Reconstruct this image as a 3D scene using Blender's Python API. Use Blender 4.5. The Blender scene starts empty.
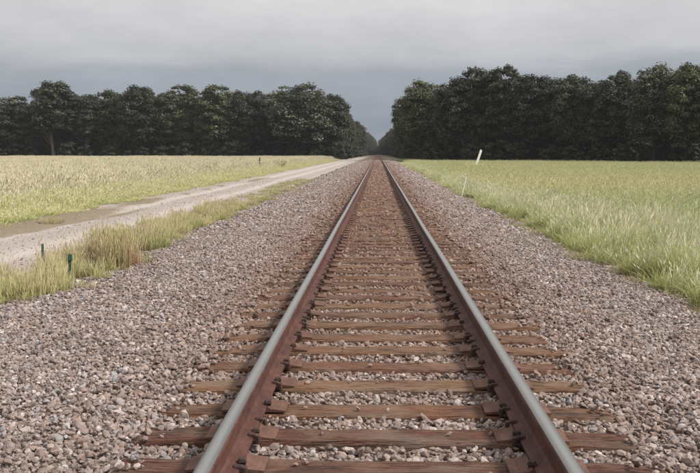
import bpy, bmesh, math, random
import numpy as np
from mathutils import Vector, Matrix, noise as mnoise

random.seed(7)
rng = np.random.default_rng(7)
R = math.radians
scene = bpy.context.scene
COL = scene.collection

# ------------------------------------------------------------------ camera
CAM = Vector((-0.044, 0.0, 1.482))
FPX = 880.0                                   # focal length in photograph pixels (700 wide)
cam_data = bpy.data.cameras.new('camera')
cam_data.sensor_width = 36.0
cam_data.lens = 36.0 * FPX / 700.0
cam_data.clip_start = 0.05
cam_data.clip_end = 8000
cam = bpy.data.objects.new('camera', cam_data)
COL.objects.link(cam)
cam.location = CAM
cam.rotation_euler = (R(90 - 5.42), 0, R(1.82))
scene.camera = cam

# ------------------------------------------------------------------ exposure
vs = scene.view_settings
scene.display_settings.display_device = 'sRGB'
vs.view_transform = 'Standard'
vs.look = 'None'
vs.gamma = 1.0
vs.use_curve_mapping = False
vs.exposure = 0.75
scene.cycles.use_denoising = True
scene.cycles.max_bounces = 8
scene.cycles.transparent_max_bounces = 8
scene.cycles.volume_bounces = 0

# ------------------------------------------------------------------ light
SUN_EL, SUN_AZ = R(44), R(106)                 # azimuth clockwise from the track's direction (+Y)
sd = bpy.data.lights.new('sun', 'SUN')
sd.energy = 3.0
sd.angle = R(7)
sd.color = (1.0, 0.95, 0.87)
sun = bpy.data.objects.new('sun', sd)
COL.objects.link(sun)
sdir = Vector((math.sin(SUN_AZ) * math.cos(SUN_EL), math.cos(SUN_AZ) * math.cos(SUN_EL), math.sin(SUN_EL)))
sun.rotation_euler = sdir.to_track_quat('Z', 'Y').to_euler()
sun.location = (60, 40, 80)


# ------------------------------------------------------------------ node helpers
class NT:
    def __init__(self, tree):
        self.t = tree
        self.n = tree.nodes
        self.l = tree.links

    def node(self, typ, **kw):
        nd = self.n.new(typ)
        for k, v in kw.items():
            setattr(nd, k, v)
        return nd

    def link(self, a, b):
        self.l.new(a, b)

    def math(self, op, a, b=None, clamp=False):
        nd = self.n.new('ShaderNodeMath')
        nd.operation = op
        nd.use_clamp = clamp
        for i, v in enumerate((a, b)):
            if v is None:
                continue
            if isinstance(v, (int, float)):
                nd.inputs[i].default_value = v
            else:
                self.l.new(v, nd.inputs[i])
        return nd.outputs[0]

    def mix(self, fac, a, b, mode='MIX'):
        nd = self.n.new('ShaderNodeMix')
        nd.data_type = 'RGBA'
        nd.blend_type = mode
        nd.clamp_factor = True
        for sock, v in ((nd.inputs[0], fac), (nd.inputs[6], a), (nd.inputs[7], b)):
            if isinstance(v, (int, float)):
                sock.default_value = v
            elif isinstance(v, (tuple, list)):
                sock.default_value = (*v[:3], 1)
            else:
                self.l.new(v, sock)
        return nd.outputs[2]

    def ramp(self, fac, stops, interp='LINEAR'):
        nd = self.n.new('ShaderNodeValToRGB')
        cr = nd.color_ramp
        cr.interpolation = interp
        while len(cr.elements) < len(stops):
            cr.elements.new(0.5)
        for e, (p, c) in zip(cr.elements, stops):
            e.position = p
            if isinstance(c, (int, float)):
                c = (c, c, c)
            e.color = (*c[:3], 1)
        self.l.new(fac, nd.inputs[0])
        return nd.outputs[0]

    def noise(self, vec, scale, detail=3, rough=0.55, dim='3D'):
        nd = self.n.new('ShaderNodeTexNoise')
        nd.noise_dimensions = dim
        nd.inputs['Scale'].default_value = scale
        nd.inputs['Detail'].default_value = detail
        nd.inputs['Roughness'].default_value = rough
        if vec is not None:
            self.l.new(vec, nd.inputs['Vector'])
        return nd.outputs[0]

    def mapping(self, vec, scale=(1, 1, 1), loc=None):
        nd = self.n.new('ShaderNodeMapping')
        nd.inputs['Scale'].default_value = scale
        self.l.new(vec, nd.inputs['Vector'])
        if loc is not None:
            self.l.new(loc, nd.inputs['Location'])
        return nd.outputs[0]

    def bump(self, h, strength=0.5, dist=0.01, normal=None):
        nd = self.n.new('ShaderNodeBump')
        nd.inputs['Strength'].default_value = strength
        nd.inputs['Distance'].default_value = dist
        self.l.new(h, nd.inputs['Height'])
        if normal is not None:
            self.l.new(normal, nd.inputs['Normal'])
        return nd.outputs[0]


def new_mat(name):
    m = bpy.data.materials.new(name)
    m.use_nodes = True
    m.node_tree.nodes.clear()
    return m, NT(m.node_tree)


def finish(nt, color, rough=0.8, normal=None, metallic=0.0, spec=0.3):
    b = nt.node('ShaderNodeBsdfPrincipled')
    o = nt.node('ShaderNodeOutputMaterial')
    for key, v in (('Base Color', color), ('Roughness', rough), ('Metallic', metallic), ('Specular IOR Level', spec)):
        s = b.inputs[key]
        if isinstance(v, (int, float)):
            s.default_value = v
        elif isinstance(v, (tuple, list)):
            s.default_value = (*v[:3], 1)
        else:
            nt.link(v, s)
    if normal is not None:
        nt.link(normal, b.inputs['Normal'])
    nt.link(b.outputs[0], o.inputs[0])
    return b


# ------------------------------------------------------------------ world: rain-heavy overcast over a Nishita sky
world = bpy.data.worlds.new('World')
scene.world = world
world.use_nodes = True
wt = NT(world.node_tree)
wt.n.clear()
sky = wt.node('ShaderNodeTexSky', sky_type='NISHITA')
sky.sun_disc = False
sky.sun_elevation = SUN_EL
sky.sun_rotation = SUN_AZ
sky.air_density = 1.5
sky.dust_density = 3.0
geo = wt.node('ShaderNodeTexCoord')
sep = wt.node('ShaderNodeSeparateXYZ')
wt.link(geo.outputs['Generated'], sep.inputs[0])
# bands of cloud: horizontally stretched noise shifts the elevation that the gradient reads
nz = wt.noise(wt.mapping(geo.outputs['Generated'], (2.0, 3.2, 11)), 1.9, 6, 0.6)
nz2 = wt.noise(wt.mapping(geo.outputs['Generated'], (5, 5, 16)), 2.4, 5, 0.6)
el = wt.math('ADD', sep.outputs[2], wt.math('MULTIPLY', wt.math('SUBTRACT', nz, 0.5), 0.075))
el = wt.math('ADD', el, wt.math('MULTIPLY', wt.math('SUBTRACT', nz2, 0.5), 0.016))
cloud = wt.ramp(el, [(0.0, (0.132, 0.162, 0.200)), (0.03, (0.145, 0.174, 0.212)), (0.06, (0.185, 0.210, 0.246)),
                     (0.088, (0.225, 0.243, 0.275)), (0.112, (0.325, 0.327, 0.350)), (0.175, (0.428, 0.419, 0.424)), (0.40, (0.53, 0.51, 0.495)),
                     (1.0, (0.75, 0.72, 0.69))])
nz3 = wt.noise(wt.mapping(geo.outputs['Generated'], (3.0, 3.0, 7.5)), 2.1, 6, 0.62)
cloud = wt.mix(1.0, cloud, wt.ramp(nz3, [(0.3, 0.90), (0.7, 1.08)]), 'MULTIPLY')
bg1 = wt.node('ShaderNodeBackground')
wt.link(sky.outputs[0], bg1.inputs[0])
bg1.inputs[1].default_value = 0.1
bg2 = wt.node('ShaderNodeBackground')
wt.link(cloud, bg2.inputs[0])
bg2.inputs[1].default_value = 1.0
mx = wt.node('ShaderNodeMixShader')
mx.inputs[0].default_value = 0.94
wt.link(bg1.outputs[0], mx.inputs[1])
wt.link(bg2.outputs[0], mx.inputs[2])
wo = wt.node('ShaderNodeOutputWorld')
wt.link(mx.outputs[0], wo.inputs[0])


# ------------------------------------------------------------------ object helpers
def tag(o, label=None, cat=None, group=None, kind=None):
    if label:
        o['label'] = label
    if cat:
        o['category'] = cat
    if group:
        o['group'] = group
    if kind:
        o['kind'] = kind
    return o


def link(name, me, mats=(), parent=None, loc=(0, 0, 0)):
    for m in mats:
        if m.name not in [x.name for x in me.materials if x]:
            me.materials.append(m)
    o = bpy.data.objects.new(name, me)
    COL.objects.link(o)
    o.location = loc
    if parent:
        o.parent = parent
    return o


def empty(name, loc=(0, 0, 0)):
    o = bpy.data.objects.new(name, None)
    o.empty_display_size = 0.2
    COL.objects.link(o)
    o.location = loc
    return o


def mesh(name, V, F, mat_idx=None, smooth=False, attrs=None):
    me = bpy.data.meshes.new(name)
    V = V.tolist() if hasattr(V, 'tolist') else V
    F = F.tolist() if hasattr(F, 'tolist') else F
    me.from_pydata(V, [], F)
    if mat_idx is not None:
        me.polygons.foreach_set('material_index', np.asarray(mat_idx, dtype=np.int32))
    if smooth:
        me.polygons.foreach_set('use_smooth', np.ones(len(me.polygons), dtype=bool))
    for k, a in (attrs or {}).items():
        at = me.attributes.new(k, 'FLOAT', 'POINT')
        at.data.foreach_set('value', np.asarray(a, dtype=np.float32))
    me.update()
    return me


def grid_mesh(name, xs, ys, zf, attrs=None, smooth=True):
    X, Y = np.meshgrid(np.asarray(xs, float), np.asarray(ys, float))
    Z = zf(X, Y)
    V = np.stack([X.ravel(), Y.ravel(), Z.ravel()], 1)
    nx, ny = len(xs), len(ys)
    i = (np.arange(ny - 1)[:, None] * nx + np.arange(nx - 1)[None, :]).ravel()
    F = np.stack([i, i + 1, i + 1 + nx, i + nx], 1)
    a = {k: f(X, Y).ravel() for k, f in (attrs or {}).items()}
    return mesh(name, V, F, smooth=smooth, attrs=a)


def wob(x, y, s, seed=0):
    """cheap smooth value noise, about -1..1"""
    x = np.asarray(x, float) / s + seed * 17.3
    y = np.asarray(y, float) / s - seed * 9.1
    return (np.sin(x * 1.7 + 1.3 * np.sin(y * 1.1 + seed)) + np.sin(y * 2.1 + 1.7 * np.sin(x * 0.9 + 2 * seed)) +
            np.sin((x + y) * 1.3 + seed * 3 + np.sin(x * 2.3))) / 3.0


PX = np.array([-3000, -60, -12, -10, -7.6, -5.6, -4.4, -3.4, -1.75, 1.75, 2.9, 3.7, 5.0, 9.0, 60, 3000.])
PZ = np.array([-.45, -.45, -.43, -.40, -.39, -.37, -.33, -.24, -.036, -.036, -.22, -.34, -.45, -.52, -.52, -.52])


def gz(x, y):
    return np.interp(x, PX, PZ) + 0.02 * wob(x, y, 3.0, 1) * np.clip((np.abs(x) - 3) / 3, 0, 1)


def bed_z(x, y):
    """top of the crushed stone"""
    lift = -0.006 * np.clip((np.asarray(y) - 6) / 14, 0, 1) * (np.abs(x) < 2.2)
    return gz(x, y) + lift + 0.012 * wob(x, y, 0.55, 2) * np.clip((np.abs(x) - 1.2), 0, 1)


def left_edge(y):                              # where the stone ends on the left
    return -4.25 + 0.28 * wob(y, y * 0.3, 2.4, 4)


def right_edge(y):                             # and on the right
    return 3.55 + 0.22 * wob(y, y * 0.3, 2.2, 6)


def scatter(name, pts, rot, scl, idx, protos, mats=None):
    """one object of many instances: points carry rotation, scale and the index of the source mesh"""
    n = len(pts)
    me = bpy.data.meshes.new(name)
    me.vertices.add(n)
    me.vertices.foreach_set('co', np.asarray(pts, np.float32).ravel())
    for k, a in (('rot', rot), ('scl', scl)):
        at = me.attributes.new(k, 'FLOAT_VECTOR', 'POINT')
        at.data.foreach_set('vector', np.asarray(a, np.float32).ravel())
    at = me.attributes.new('pick', 'INT', 'POINT')
    at.data.foreach_set('value', np.asarray(idx, np.int32))
    me.update()
    o = link(name, me)
    for m in (mats or []):
        me.materials.append(m)
    c = bpy.data.collections.new(name + '_sources')
    for p in protos:
        c.objects.link(bpy.data.objects.new(p.name, p))
    ng = bpy.data.node_groups.new(name + '_scatter', 'GeometryNodeTree')
    ng.interface.new_socket('Geometry', in_out='INPUT', socket_type='NodeSocketGeometry')
    ng.interface.new_socket('Geometry', in_out='OUTPUT', socket_type='NodeSocketGeometry')
    N, L = ng.nodes, ng.links
    gi, go = N.new('NodeGroupInput'), N.new('NodeGroupOutput')
    ci = N.new('GeometryNodeCollectionInfo')
    ci.inputs['Collection'].default_value = c
    ci.inputs['Separate Children'].default_value = True
    ci.inputs['Reset Children'].default_value = True
    iop = N.new('GeometryNodeInstanceOnPoints')

    def attr(nm, typ):
        a = N.new('GeometryNodeInputNamedAttribute')
        a.data_type = typ
        a.inputs['Name'].default_value = nm
        return a.outputs[0]
    e2r = N.new('FunctionNodeEulerToRotation')
    L.new(attr('rot', 'FLOAT_VECTOR'), e2r.inputs[0])
    L.new(gi.outputs[0], iop.inputs['Points'])
    L.new(ci.outputs[0], iop.inputs['Instance'])
    iop.inputs['Pick Instance'].default_value = True
    L.new(attr('pick', 'INT'), iop.inputs['Instance Index'])
    L.new(e2r.outputs[0], iop.inputs['Rotation'])
    L.new(attr('scl', 'FLOAT_VECTOR'), iop.inputs['Scale'])
    L.new(iop.outputs[0], go.inputs[0])
    md = o.modifiers.new('scatter', 'NODES')
    md.node_group = ng
    return o


# ------------------------------------------------------------------ materials
def mat_ground():
    m, t = new_mat('soil')
    pos = t.node('ShaderNodeNewGeometry').outputs['Position']
    n = t.noise(pos, 0.35, 5)
    n2 = t.noise(pos, 6, 4)
    c = t.ramp(n, [(0.3, (0.13, 0.115, 0.06)), (0.5, (0.17, 0.155, 0.085)), (0.7, (0.12, 0.13, 0.055))])
    c = t.mix(0.35, c, t.ramp(n2, [(0.3, (0.07, 0.06, 0.04)), (0.7, (0.22, 0.19, 0.12))]))
    finish(t, c, 0.95, t.bump(n2, 0.6, 0.05))
    return m


def stain_fac(t, pos):
    """rust and brake dust lie between and beside the rails, heavier further along the line"""
    sp = t.node('ShaderNodeSeparateXYZ')
    t.link(pos, sp.inputs[0])
    ax = t.math('ABSOLUTE', sp.outputs[0])
    band = t.ramp(t.math('DIVIDE', ax, 4.0), [(0.18, 1.0), (0.34, 0.9), (0.45, 0.4), (0.62, 0.0)])
    along = t.ramp(t.math('DIVIDE', sp.outputs[1], 40.0), [(0.1, 0.2), (0.16, 0.6), (0.22, 1.0), (0.7, 0.95)])
    n = t.ramp(t.noise(pos, 1.4, 4), [(0.28, 0.55), (0.65, 1.0)])
    return t.math('MULTIPLY', t.math('MULTIPLY', band, along), n)


def mat_stone():
    m, t = new_mat('crushed_stone')
    oi = t.node('ShaderNodeObjectInfo')
    pos = t.node('ShaderNodeNewGeometry').outputs['Position']
    base = t.ramp(oi.outputs['Random'], [
        (0.00, (0.073, 0.058, 0.053)), (0.10, (0.247, 0.195, 0.177)), (0.20, (0.141, 0.114, 0.108)),
        (0.32, (0.376, 0.313, 0.294)), (0.43, (0.201, 0.160, 0.153)), (0.53, (0.284, 0.206, 0.177)),
        (0.62, (0.468, 0.412, 0.394)), (0.70, (0.126, 0.110, 0.117)), (0.79, (0.345, 0.289, 0.278)),
        (0.86, (0.231, 0.152, 0.120)), (0.93, (0.576, 0.533, 0.523)), (0.97, (0.269, 0.275, 0.302))])
    n = t.noise(pos, 45, 4, 0.6)
    c = t.mix(t.ramp(n, [(0.35, 0.5), (0.6, 0.0)]), base, (0.17, 0.13, 0.11))
    big = t.noise(pos, 0.9, 3)
    c = t.mix(t.ramp(big, [(0.42, 0.0), (0.72, 0.5)]), c, (0.15, 0.115, 0.098))
    c = t.mix(t.math('MULTIPLY', stain_fac(t, pos), 0.92), c, t.mix(0.30, (0.170, 0.098, 0.068), c))
    finish(t, c, 0.88, t.bump(t.noise(pos, 120, 3), 0.35, 0.004), spec=0.25)
    return m


def mat_bed():
    m, t = new_mat('stone_bed')
    pos = t.node('ShaderNodeNewGeometry').outputs['Position']
    vo = t.node('ShaderNodeTexVoronoi')
    vo.inputs['Scale'].default_value = 19
    t.link(pos, vo.inputs['Vector'])
    sp = t.node('ShaderNodeSeparateColor')
    t.link(vo.outputs['Color'], sp.inputs[0])
    c = t.ramp(sp.outputs[0], [(0, (0.09, 0.07, 0.06)), (0.4, (0.17, 0.138, 0.122)), (0.75, (0.24, 0.20, 0.18)),
                               (1.0, (0.34, 0.30, 0.27))])
    c = t.mix(t.ramp(vo.outputs['Distance'], [(0.3, 0.0), (0.62, 0.75)]), c, (0.09, 0.07, 0.06))
    c = t.mix(t.math('MULTIPLY', stain_fac(t, pos), 0.92), c, t.mix(0.30, (0.170, 0.098, 0.068), c))
    h = t.math('MULTIPLY', vo.outputs['Distance'], -1.0)
    finish(t, c, 0.95, t.bump(h, 0.8, 0.03), spec=0.2)
    return m


def mat_road():
    m, t = new_mat('packed_gravel')
    pos = t.node('ShaderNodeNewGeometry').outputs['Position']
    at = t.node('ShaderNodeAttribute', attribute_name='mud')
    rt = t.node('ShaderNodeAttribute', attribute_name='rut')
    n = t.noise(pos, 26, 5, 0.7)
    n2 = t.noise(t.mapping(pos, (1, 0.35, 1)), 2.1, 6, 0.7)
    c = t.ramp(n, [(0.3, (0.18, 0.152, 0.138)), (0.5, (0.29, 0.255, 0.238)), (0.7, (0.41, 0.37, 0.345))])
    c = t.mix(t.ramp(n2, [(0.4, 0.0), (0.7, 0.4)]), c, (0.27, 0.225, 0.17))
    c = t.mix(t.math('MULTIPLY', rt.outputs['Fac'], 0.65), c, (0.42, 0.385, 0.36))
    md = t.ramp(t.math('ADD', at.outputs['Fac'], t.math('MULTIPLY', t.math('SUBTRACT', n2, 0.5), 1.6)), [(0.25, 0.0), (0.85, 0.9)])
    c = t.mix(md, c, t.mix(t.ramp(n, [(0.35, 0.0), (0.65, 1.0)]), (0.10, 0.078, 0.048), (0.235, 0.19, 0.125)))
    b = finish(t, c, 0.9, t.bump(n, 0.7, 0.02), spec=0.2)
    return m


def mat_wood():
    m, t = new_mat('creosoted_oak')
    oi = t.node('ShaderNodeObjectInfo')
    tc = t.node('ShaderNodeTexCoord').outputs['Object']
    cmb = t.node('ShaderNodeCombineXYZ')
    r = t.math('MULTIPLY', oi.outputs['Random'], 37.0)
    t.link(r, cmb.inputs[0]); t.link(r, cmb.inputs[1])
    v = t.mapping(tc, (1, 1, 1), cmb.outputs[0])
    grain = t.noise(t.mapping(v, (1.2, 26, 26)), 3.0, 6, 0.65)
    fine = t.noise(t.mapping(v, (3, 90, 90)), 3.0, 4, 0.6)
    blot = t.noise(t.mapping(v, (1.0, 2.5, 2.5)), 2.2, 4, 0.6)
    tone = oi.outputs['Color']
    c = t.mix(t.ramp(grain, [(0.34, 0.85), (0.46, 0.3), (0.58, 0.0)]), tone, (0.030, 0.018, 0.014))
    c = t.mix(t.ramp(fine, [(0.48, 0.0), (0.62, 0.7)]), c, t.mix(0.6, tone, (0.46, 0.28, 0.18)))
    c = t.mix(t.ramp(blot, [(0.45, 0.0), (0.66, 0.5)]), c, (0.165, 0.062, 0.036))
    c = t.mix(t.ramp(t.noise(v, 4.5, 4), [(0.5, 0.0), (0.72, 0.45)]), c, (0.30, 0.22, 0.16))
    c = t.mix(t.ramp(t.noise(t.mapping(v, (0.8, 4, 4)), 1.7, 5, 0.6), [(0.5, 0.0), (0.7, 0.55)]), c, (0.24, 0.20, 0.17))
    c = t.mix(t.ramp(t.noise(t.mapping(v, (1.5, 3, 3)), 1.3, 5, 0.65), [(0.55, 0.0), (0.68, 0.7)]), c, (0.045, 0.03, 0.025))
    ck = t.noise(t.mapping(v, (0.9, 17, 17)), 2.6, 3, 0.5)
    ck = t.ramp(t.math('ABSOLUTE', t.math('SUBTRACT', ck, 0.5)), [(0.004, 1.0), (0.02, 0.0)])
    ck = t.math('MULTIPLY', ck, t.ramp(t.noise(v, 2.6, 3), [(0.42, 0.0), (0.55, 1.0)]))
    c = t.mix(t.math('MULTIPLY', ck, 0.85), c, (0.02, 0.013, 0.01))
    h = t.math('ADD', t.math('MULTIPLY', grain, 1.0), t.math('MULTIPLY', fine, 0.4))
    h = t.math('SUBTRACT', h, t.math('MULTIPLY', ck, 0.8))
    finish(t, c, 0.86, t.bump(h, 1.0, 0.03), spec=0.25)
    return m


def mat_rust(name, a, b, cc, rough=0.8):
    m, t = new_mat(name)
    pos = t.node('ShaderNodeNewGeometry').outputs['Position']
    n = t.noise(t.mapping(pos, (1, 0.4, 1)), 14, 5, 0.65)
    n2 = t.noise(pos, 90, 3)
    c = t.ramp(n, [(0.3, a), (0.5, b), (0.72, cc)])
    c = t.mix(t.ramp(n2, [(0.4, 0.35), (0.6, 0)]), c, tuple(x * 0.5 for x in a))
    finish(t, c, rough, t.bump(n2, 0.35, 0.003), spec=0.3)
    return m


def mat_steel():
    m, t = new_mat('worn_rail_steel')
    pos = t.node('ShaderNodeNewGeometry').outputs['Position']
    at = t.node('ShaderNodeAttribute', attribute_name='run')
    n = t.noise(t.mapping(pos, (60, 0.6, 1)), 2.0, 5, 0.6)
    n2 = t.noise(t.mapping(pos, (30, 6, 1)), 2.0, 4)
    c = t.ramp(n, [(0.3, (0.075, 0.07, 0.066)), (0.55, (0.155, 0.155, 0.148)), (0.75, (0.10, 0.08, 0.066))])
    c = t.mix(t.math('MULTIPLY', at.outputs['Fac'], 0.7), c, (0.33, 0.34, 0.335))
    c = t.mix(t.ramp(n2, [(0.55, 0.0), (0.75, 0.3)]), c, (0.22, 0.17, 0.14))
    rr = t.ramp(n, [(0.3, 0.30), (0.7, 0.46)])
    finish(t, c, rr, None, 0.72, 0.5)
    return m


def mat_grass(name, low, mid, tip, patch=None, patch_scale=0.2, patch_rng=(0.45, 0.65), trans=0.35, rnd=0.35, patch2=None, bands=None, up=0.45):
    m, t = new_mat(name)
    oi = t.node('ShaderNodeObjectInfo')
    pos = t.node('ShaderNodeNewGeometry').outputs['Position']
    at = t.node('ShaderNodeAttribute', attribute_name='t').outputs['Fac']
    bl = t.node('ShaderNodeAttribute', attribute_name='shade').outputs['Fac']
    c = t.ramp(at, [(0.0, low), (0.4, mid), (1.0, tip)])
    flat = t.mapping(pos, (0.5, 1.0, 0))
    if patch:
        f = t.ramp(t.noise(flat, patch_scale, 4, 0.55), [(patch_rng[0], 0.0), (patch_rng[1], 1.0)])
        c = t.mix(t.math('MULTIPLY', f, t.math('ADD', t.math('MULTIPLY', at, 0.6), 0.35)), c, patch)
    if patch2:
        f = t.ramp(t.noise(flat, patch_scale * 2.3, 3, 0.5), [(patch_rng[0], 0.0), (patch_rng[1] + 0.05, 1.0)])
        c = t.mix(t.math('MULTIPLY', f, 0.7), c, patch2)
    if bands:                                   # different grasses grow in broad drifts across the field
        sp = t.node('ShaderNodeSeparateXYZ')
        t.link(pos, sp.inputs[0])
        yy = t.math('ADD', sp.outputs[1], t.math('MULTIPLY', t.math('SUBTRACT', t.noise(flat, 0.06, 4, 0.6), 0.5), 70.0))
        yy = t.math('ADD', yy, t.math('MULTIPLY', sp.outputs[0], -0.35))
        yy = t.math('DIVIDE', yy, 150.0)
        bc = t.ramp(yy, [(p, col) for p, col, a in bands])
        ba = t.ramp(yy, [(p, a) for p, col, a in bands])
        c = t.mix(t.math('MULTIPLY', ba, t.math('ADD', t.math('MULTIPLY', at, 0.5), 0.5)), c, bc)
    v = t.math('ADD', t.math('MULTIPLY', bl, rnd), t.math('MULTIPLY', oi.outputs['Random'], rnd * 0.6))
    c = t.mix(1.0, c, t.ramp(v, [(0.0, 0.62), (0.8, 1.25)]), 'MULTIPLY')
    d = t.node('ShaderNodeBsdfPrincipled')
    d.inputs['Roughness'].default_value = 0.6
    d.inputs['Specular IOR Level'].default_value = 0.25
    t.link(c, d.inputs['Base Color'])
    nm = t.node('ShaderNodeNewGeometry').outputs['Normal']       # soft canopy: normals lean towards the sky
    vm = t.node('ShaderNodeMix', data_type='VECTOR')
    vm.inputs[0].default_value = up
    t.link(nm, vm.inputs[4]); vm.inputs[5].default_value = (0, 0, 1)
    vn = t.node('ShaderNodeVectorMath', operation='NORMALIZE')
    t.link(vm.outputs[1], vn.inputs[0])
    t.link(vn.outputs[0], d.inputs['Normal'])
    tr = t.node('ShaderNodeBsdfTranslucent')
    t.link(c, tr.inputs[0])
    mx = t.node('ShaderNodeMixShader')
    mx.inputs[0].default_value = trans * 0.75
    t.link(d.outputs[0], mx.inputs[1]); t.link(tr.outputs[0], mx.inputs[2])
    o = t.node('ShaderNodeOutputMaterial')
    t.link(mx.outputs[0], o.inputs[0])
    return m


def mat_leaf(name, use_obj_color=True, col=(0.05, 0.065, 0.03)):
    m, t = new_mat(name)
    oi = t.node('ShaderNodeObjectInfo')
    g = t.node('ShaderNodeNewGeometry')
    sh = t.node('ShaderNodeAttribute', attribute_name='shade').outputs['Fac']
    pale = t.node('ShaderNodeAttribute', attribute_name='pale').outputs['Fac']
    if use_obj_color:
        base = oi.outputs['Color']
        palefac = t.math('MULTIPLY', pale, oi.outputs['Alpha'])
    else:
        base = t.mix(oi.outputs['Random'], col, tuple(x * y for x, y in zip(col, (1.5, 1.35, 1.3))))
        palefac = t.math('MULTIPLY', pale, 0.15)
    c = t.mix(1.0, base, t.ramp(sh, [(0.0, 0.35), (0.55, 1.05), (0.8, 2.0), (1.0, 3.2)]), 'MULTIPLY')  # wide random clump tones put crown highlights into the leaf colour
    c = t.mix(palefac, c, (0.36, 0.36, 0.31))
    d = t.node('ShaderNodeBsdfPrincipled')
    d.inputs['Roughness'].default_value = 0.55
    d.inputs['Specular IOR Level'].default_value = 0.3
    t.link(c, d.inputs['Base Color'])
    tr = t.node('ShaderNodeBsdfTranslucent')
    t.link(c, tr.inputs[0])
    mx = t.node('ShaderNodeMixShader')
    mx.inputs[0].default_value = 0.25
    t.link(d.outputs[0], mx.inputs[1]); t.link(tr.outputs[0], mx.inputs[2])
    o = t.node('ShaderNodeOutputMaterial')
    t.link(mx.outputs[0], o.inputs[0])
    return m


def mat_bark(name, a, b):
    m, t = new_mat(name)
    tc = t.node('ShaderNodeTexCoord').outputs['Object']
    n = t.noise(t.mapping(tc, (6, 6, 1.2)), 2.0, 5, 0.65)
    finish(t, t.ramp(n, [(0.35, a), (0.65, b)]), 0.95, t.bump(n, 0.7, 0.08), spec=0.15)
    return m


def mat_paint(name, col, dirt, scale=18):
    m, t = new_mat(name)
    tc = t.node('ShaderNodeTexCoord').outputs['Object']
    n = t.noise(t.mapping(tc, (1, 1, 0.3)), scale, 5, 0.65)
    finish(t, t.mix(t.ramp(n, [(0.48, 0.0), (0.7, 0.8)]), col, dirt), 0.7, t.bump(n, 0.3, 0.004))
    return m


M_ground = mat_ground()
M_stone = mat_stone()
M_bed = mat_bed()
M_road = mat_road()
M_wood = mat_wood()
M_rail_rust = mat_rust('rail_rust', (0.045, 0.019, 0.016), (0.082, 0.033, 0.026), (0.125, 0.055, 0.037), 0.75)
M_plate_rust = mat_rust('plate_rust', (0.075, 0.038, 0.029), (0.125, 0.064, 0.047), (0.19, 0.105, 0.075), 0.8)
M_iron = mat_rust('dark_iron', (0.032, 0.02, 0.017), (0.058, 0.034, 0.027), (0.10, 0.055, 0.04), 0.7)
M_steel = mat_steel()
M_white = mat_paint('weathered_white_paint', (0.70, 0.69, 0.66), (0.40, 0.36, 0.30))
M_stake_white = mat_paint('pale_plastic', (0.74, 0.76, 0.70), (0.50, 0.52, 0.42))
M_green_post = mat_paint('green_post_paint', (0.022, 0.070, 0.048), (0.06, 0.065, 0.045), 30)
M_grey_post = mat_paint('grey_weathered_wood', (0.07, 0.062, 0.05), (0.13, 0.115, 0.095), 12)
M_leaf = mat_leaf('leaf')
M_leaf_wood = mat_leaf('woodland_leaf', False, (0.022, 0.025, 0.0135))
M_bark = mat_bark('dark_bark', (0.018, 0.016, 0.014), (0.045, 0.038, 0.032))
M_bark_pale = mat_bark('pale_bark', (0.07, 0.062, 0.055), (0.17, 0.155, 0.138))

# ------------------------------------------------------------------ the setting: ground, road, ballast bed
ys = np.unique(np.concatenate([[-300, -60, -12], np.arange(-4, 60, 1.0), np.arange(60, 300, 10.0),
                               [320, 400, 600, 900, 1300, 2000, 3000]]))
xs = np.unique(np.concatenate([PX, np.arange(-16, 13, 0.5), np.arange(-120, 121, 8.0), [-600, -300, 300, 600, -1500, 1500]]))


def ground_z(X, Y):
    sunk = np.where((X > -10.6) & (X < 3.4), 0.05, 0.0)      # passes below the road and the stone bed
    return gz(X, Y) - sunk


g = link('ground', grid_mesh('ground', xs, ys, ground_z), [M_ground])
tag(g, 'grassy earth of the flat fields on both sides', 'ground', kind='structure')

ROAD_L, ROAD_R = -10.1, -5.3


def road_mud(X, Y):
    a = np.clip(1.25 - np.hypot((X + 9.1) / 1.0, (Y - 24) / 6.5), 0, 1) * 1.8
    b = np.clip(1.1 - np.hypot((X + 9.2) / 0.7, (Y - 34) / 4), 0, 1) * 1.5
    c = np.clip(1.1 - np.hypot((X + 7.9) / 0.35, (Y - 27) / 3.2), 0, 1) * 1.3
    d = np.clip(1.1 - np.hypot((X + 8.6) / 0.5, (Y - 62) / 9), 0, 1) * 1.2
    return np.clip(np.maximum.reduce([a, b, c, d]) + 0.15 * wob(X, Y, 0.9, 3) * (a + b > 0), 0, 1)


def road_rut(X, Y):
    w = 0.15 * wob(Y, Y, 9, 2)
    return np.clip(np.exp(-((X + 6.6 + w) / 0.36) ** 2) + np.exp(-((X + 8.35 + w) / 0.36) ** 2), 0, 1)


def road_z(X, Y):
    return gz(X, Y) + 0.012 - 0.03 * road_rut(X, Y) - 0.012 * road_mud(X, Y)


ry = np.unique(np.concatenate([np.arange(-4, 80, 0.4), np.arange(80, 420, 6.0)]))
road = grid_mesh('gravel_road', np.arange(ROAD_L - 0.6, ROAD_R + 0.61, 0.2), ry, road_z, {'mud': road_mud, 'rut': road_rut})
# ragged borders: shift the outermost columns
nx = len(np.arange(ROAD_L - 0.6, ROAD_R + 0.61, 0.2))
for i, v in enumerate(road.vertices):
    k = i % nx
    y = v.co.y
    if k == 0:
        v.co.x += 0.35 * float(wob(y, y, 1.9, 8)); v.co.z -= 0.05
    elif k == nx - 1:
        v.co.x += 0.3 * float(wob(y, y, 1.6, 9)); v.co.z -= 0.05
o = link('gravel_road', road, [M_road])
tag(o, 'pale gravel farm track with muddy edge left of the railway', 'track', kind='structure')

by = np.unique(np.concatenate([np.arange(-3, 30, 0.25), np.arange(30, 120, 1.0), np.arange(120, 1500, 20.0)]))
bx = np.arange(-5.6, 4.61, 0.2)


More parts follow.
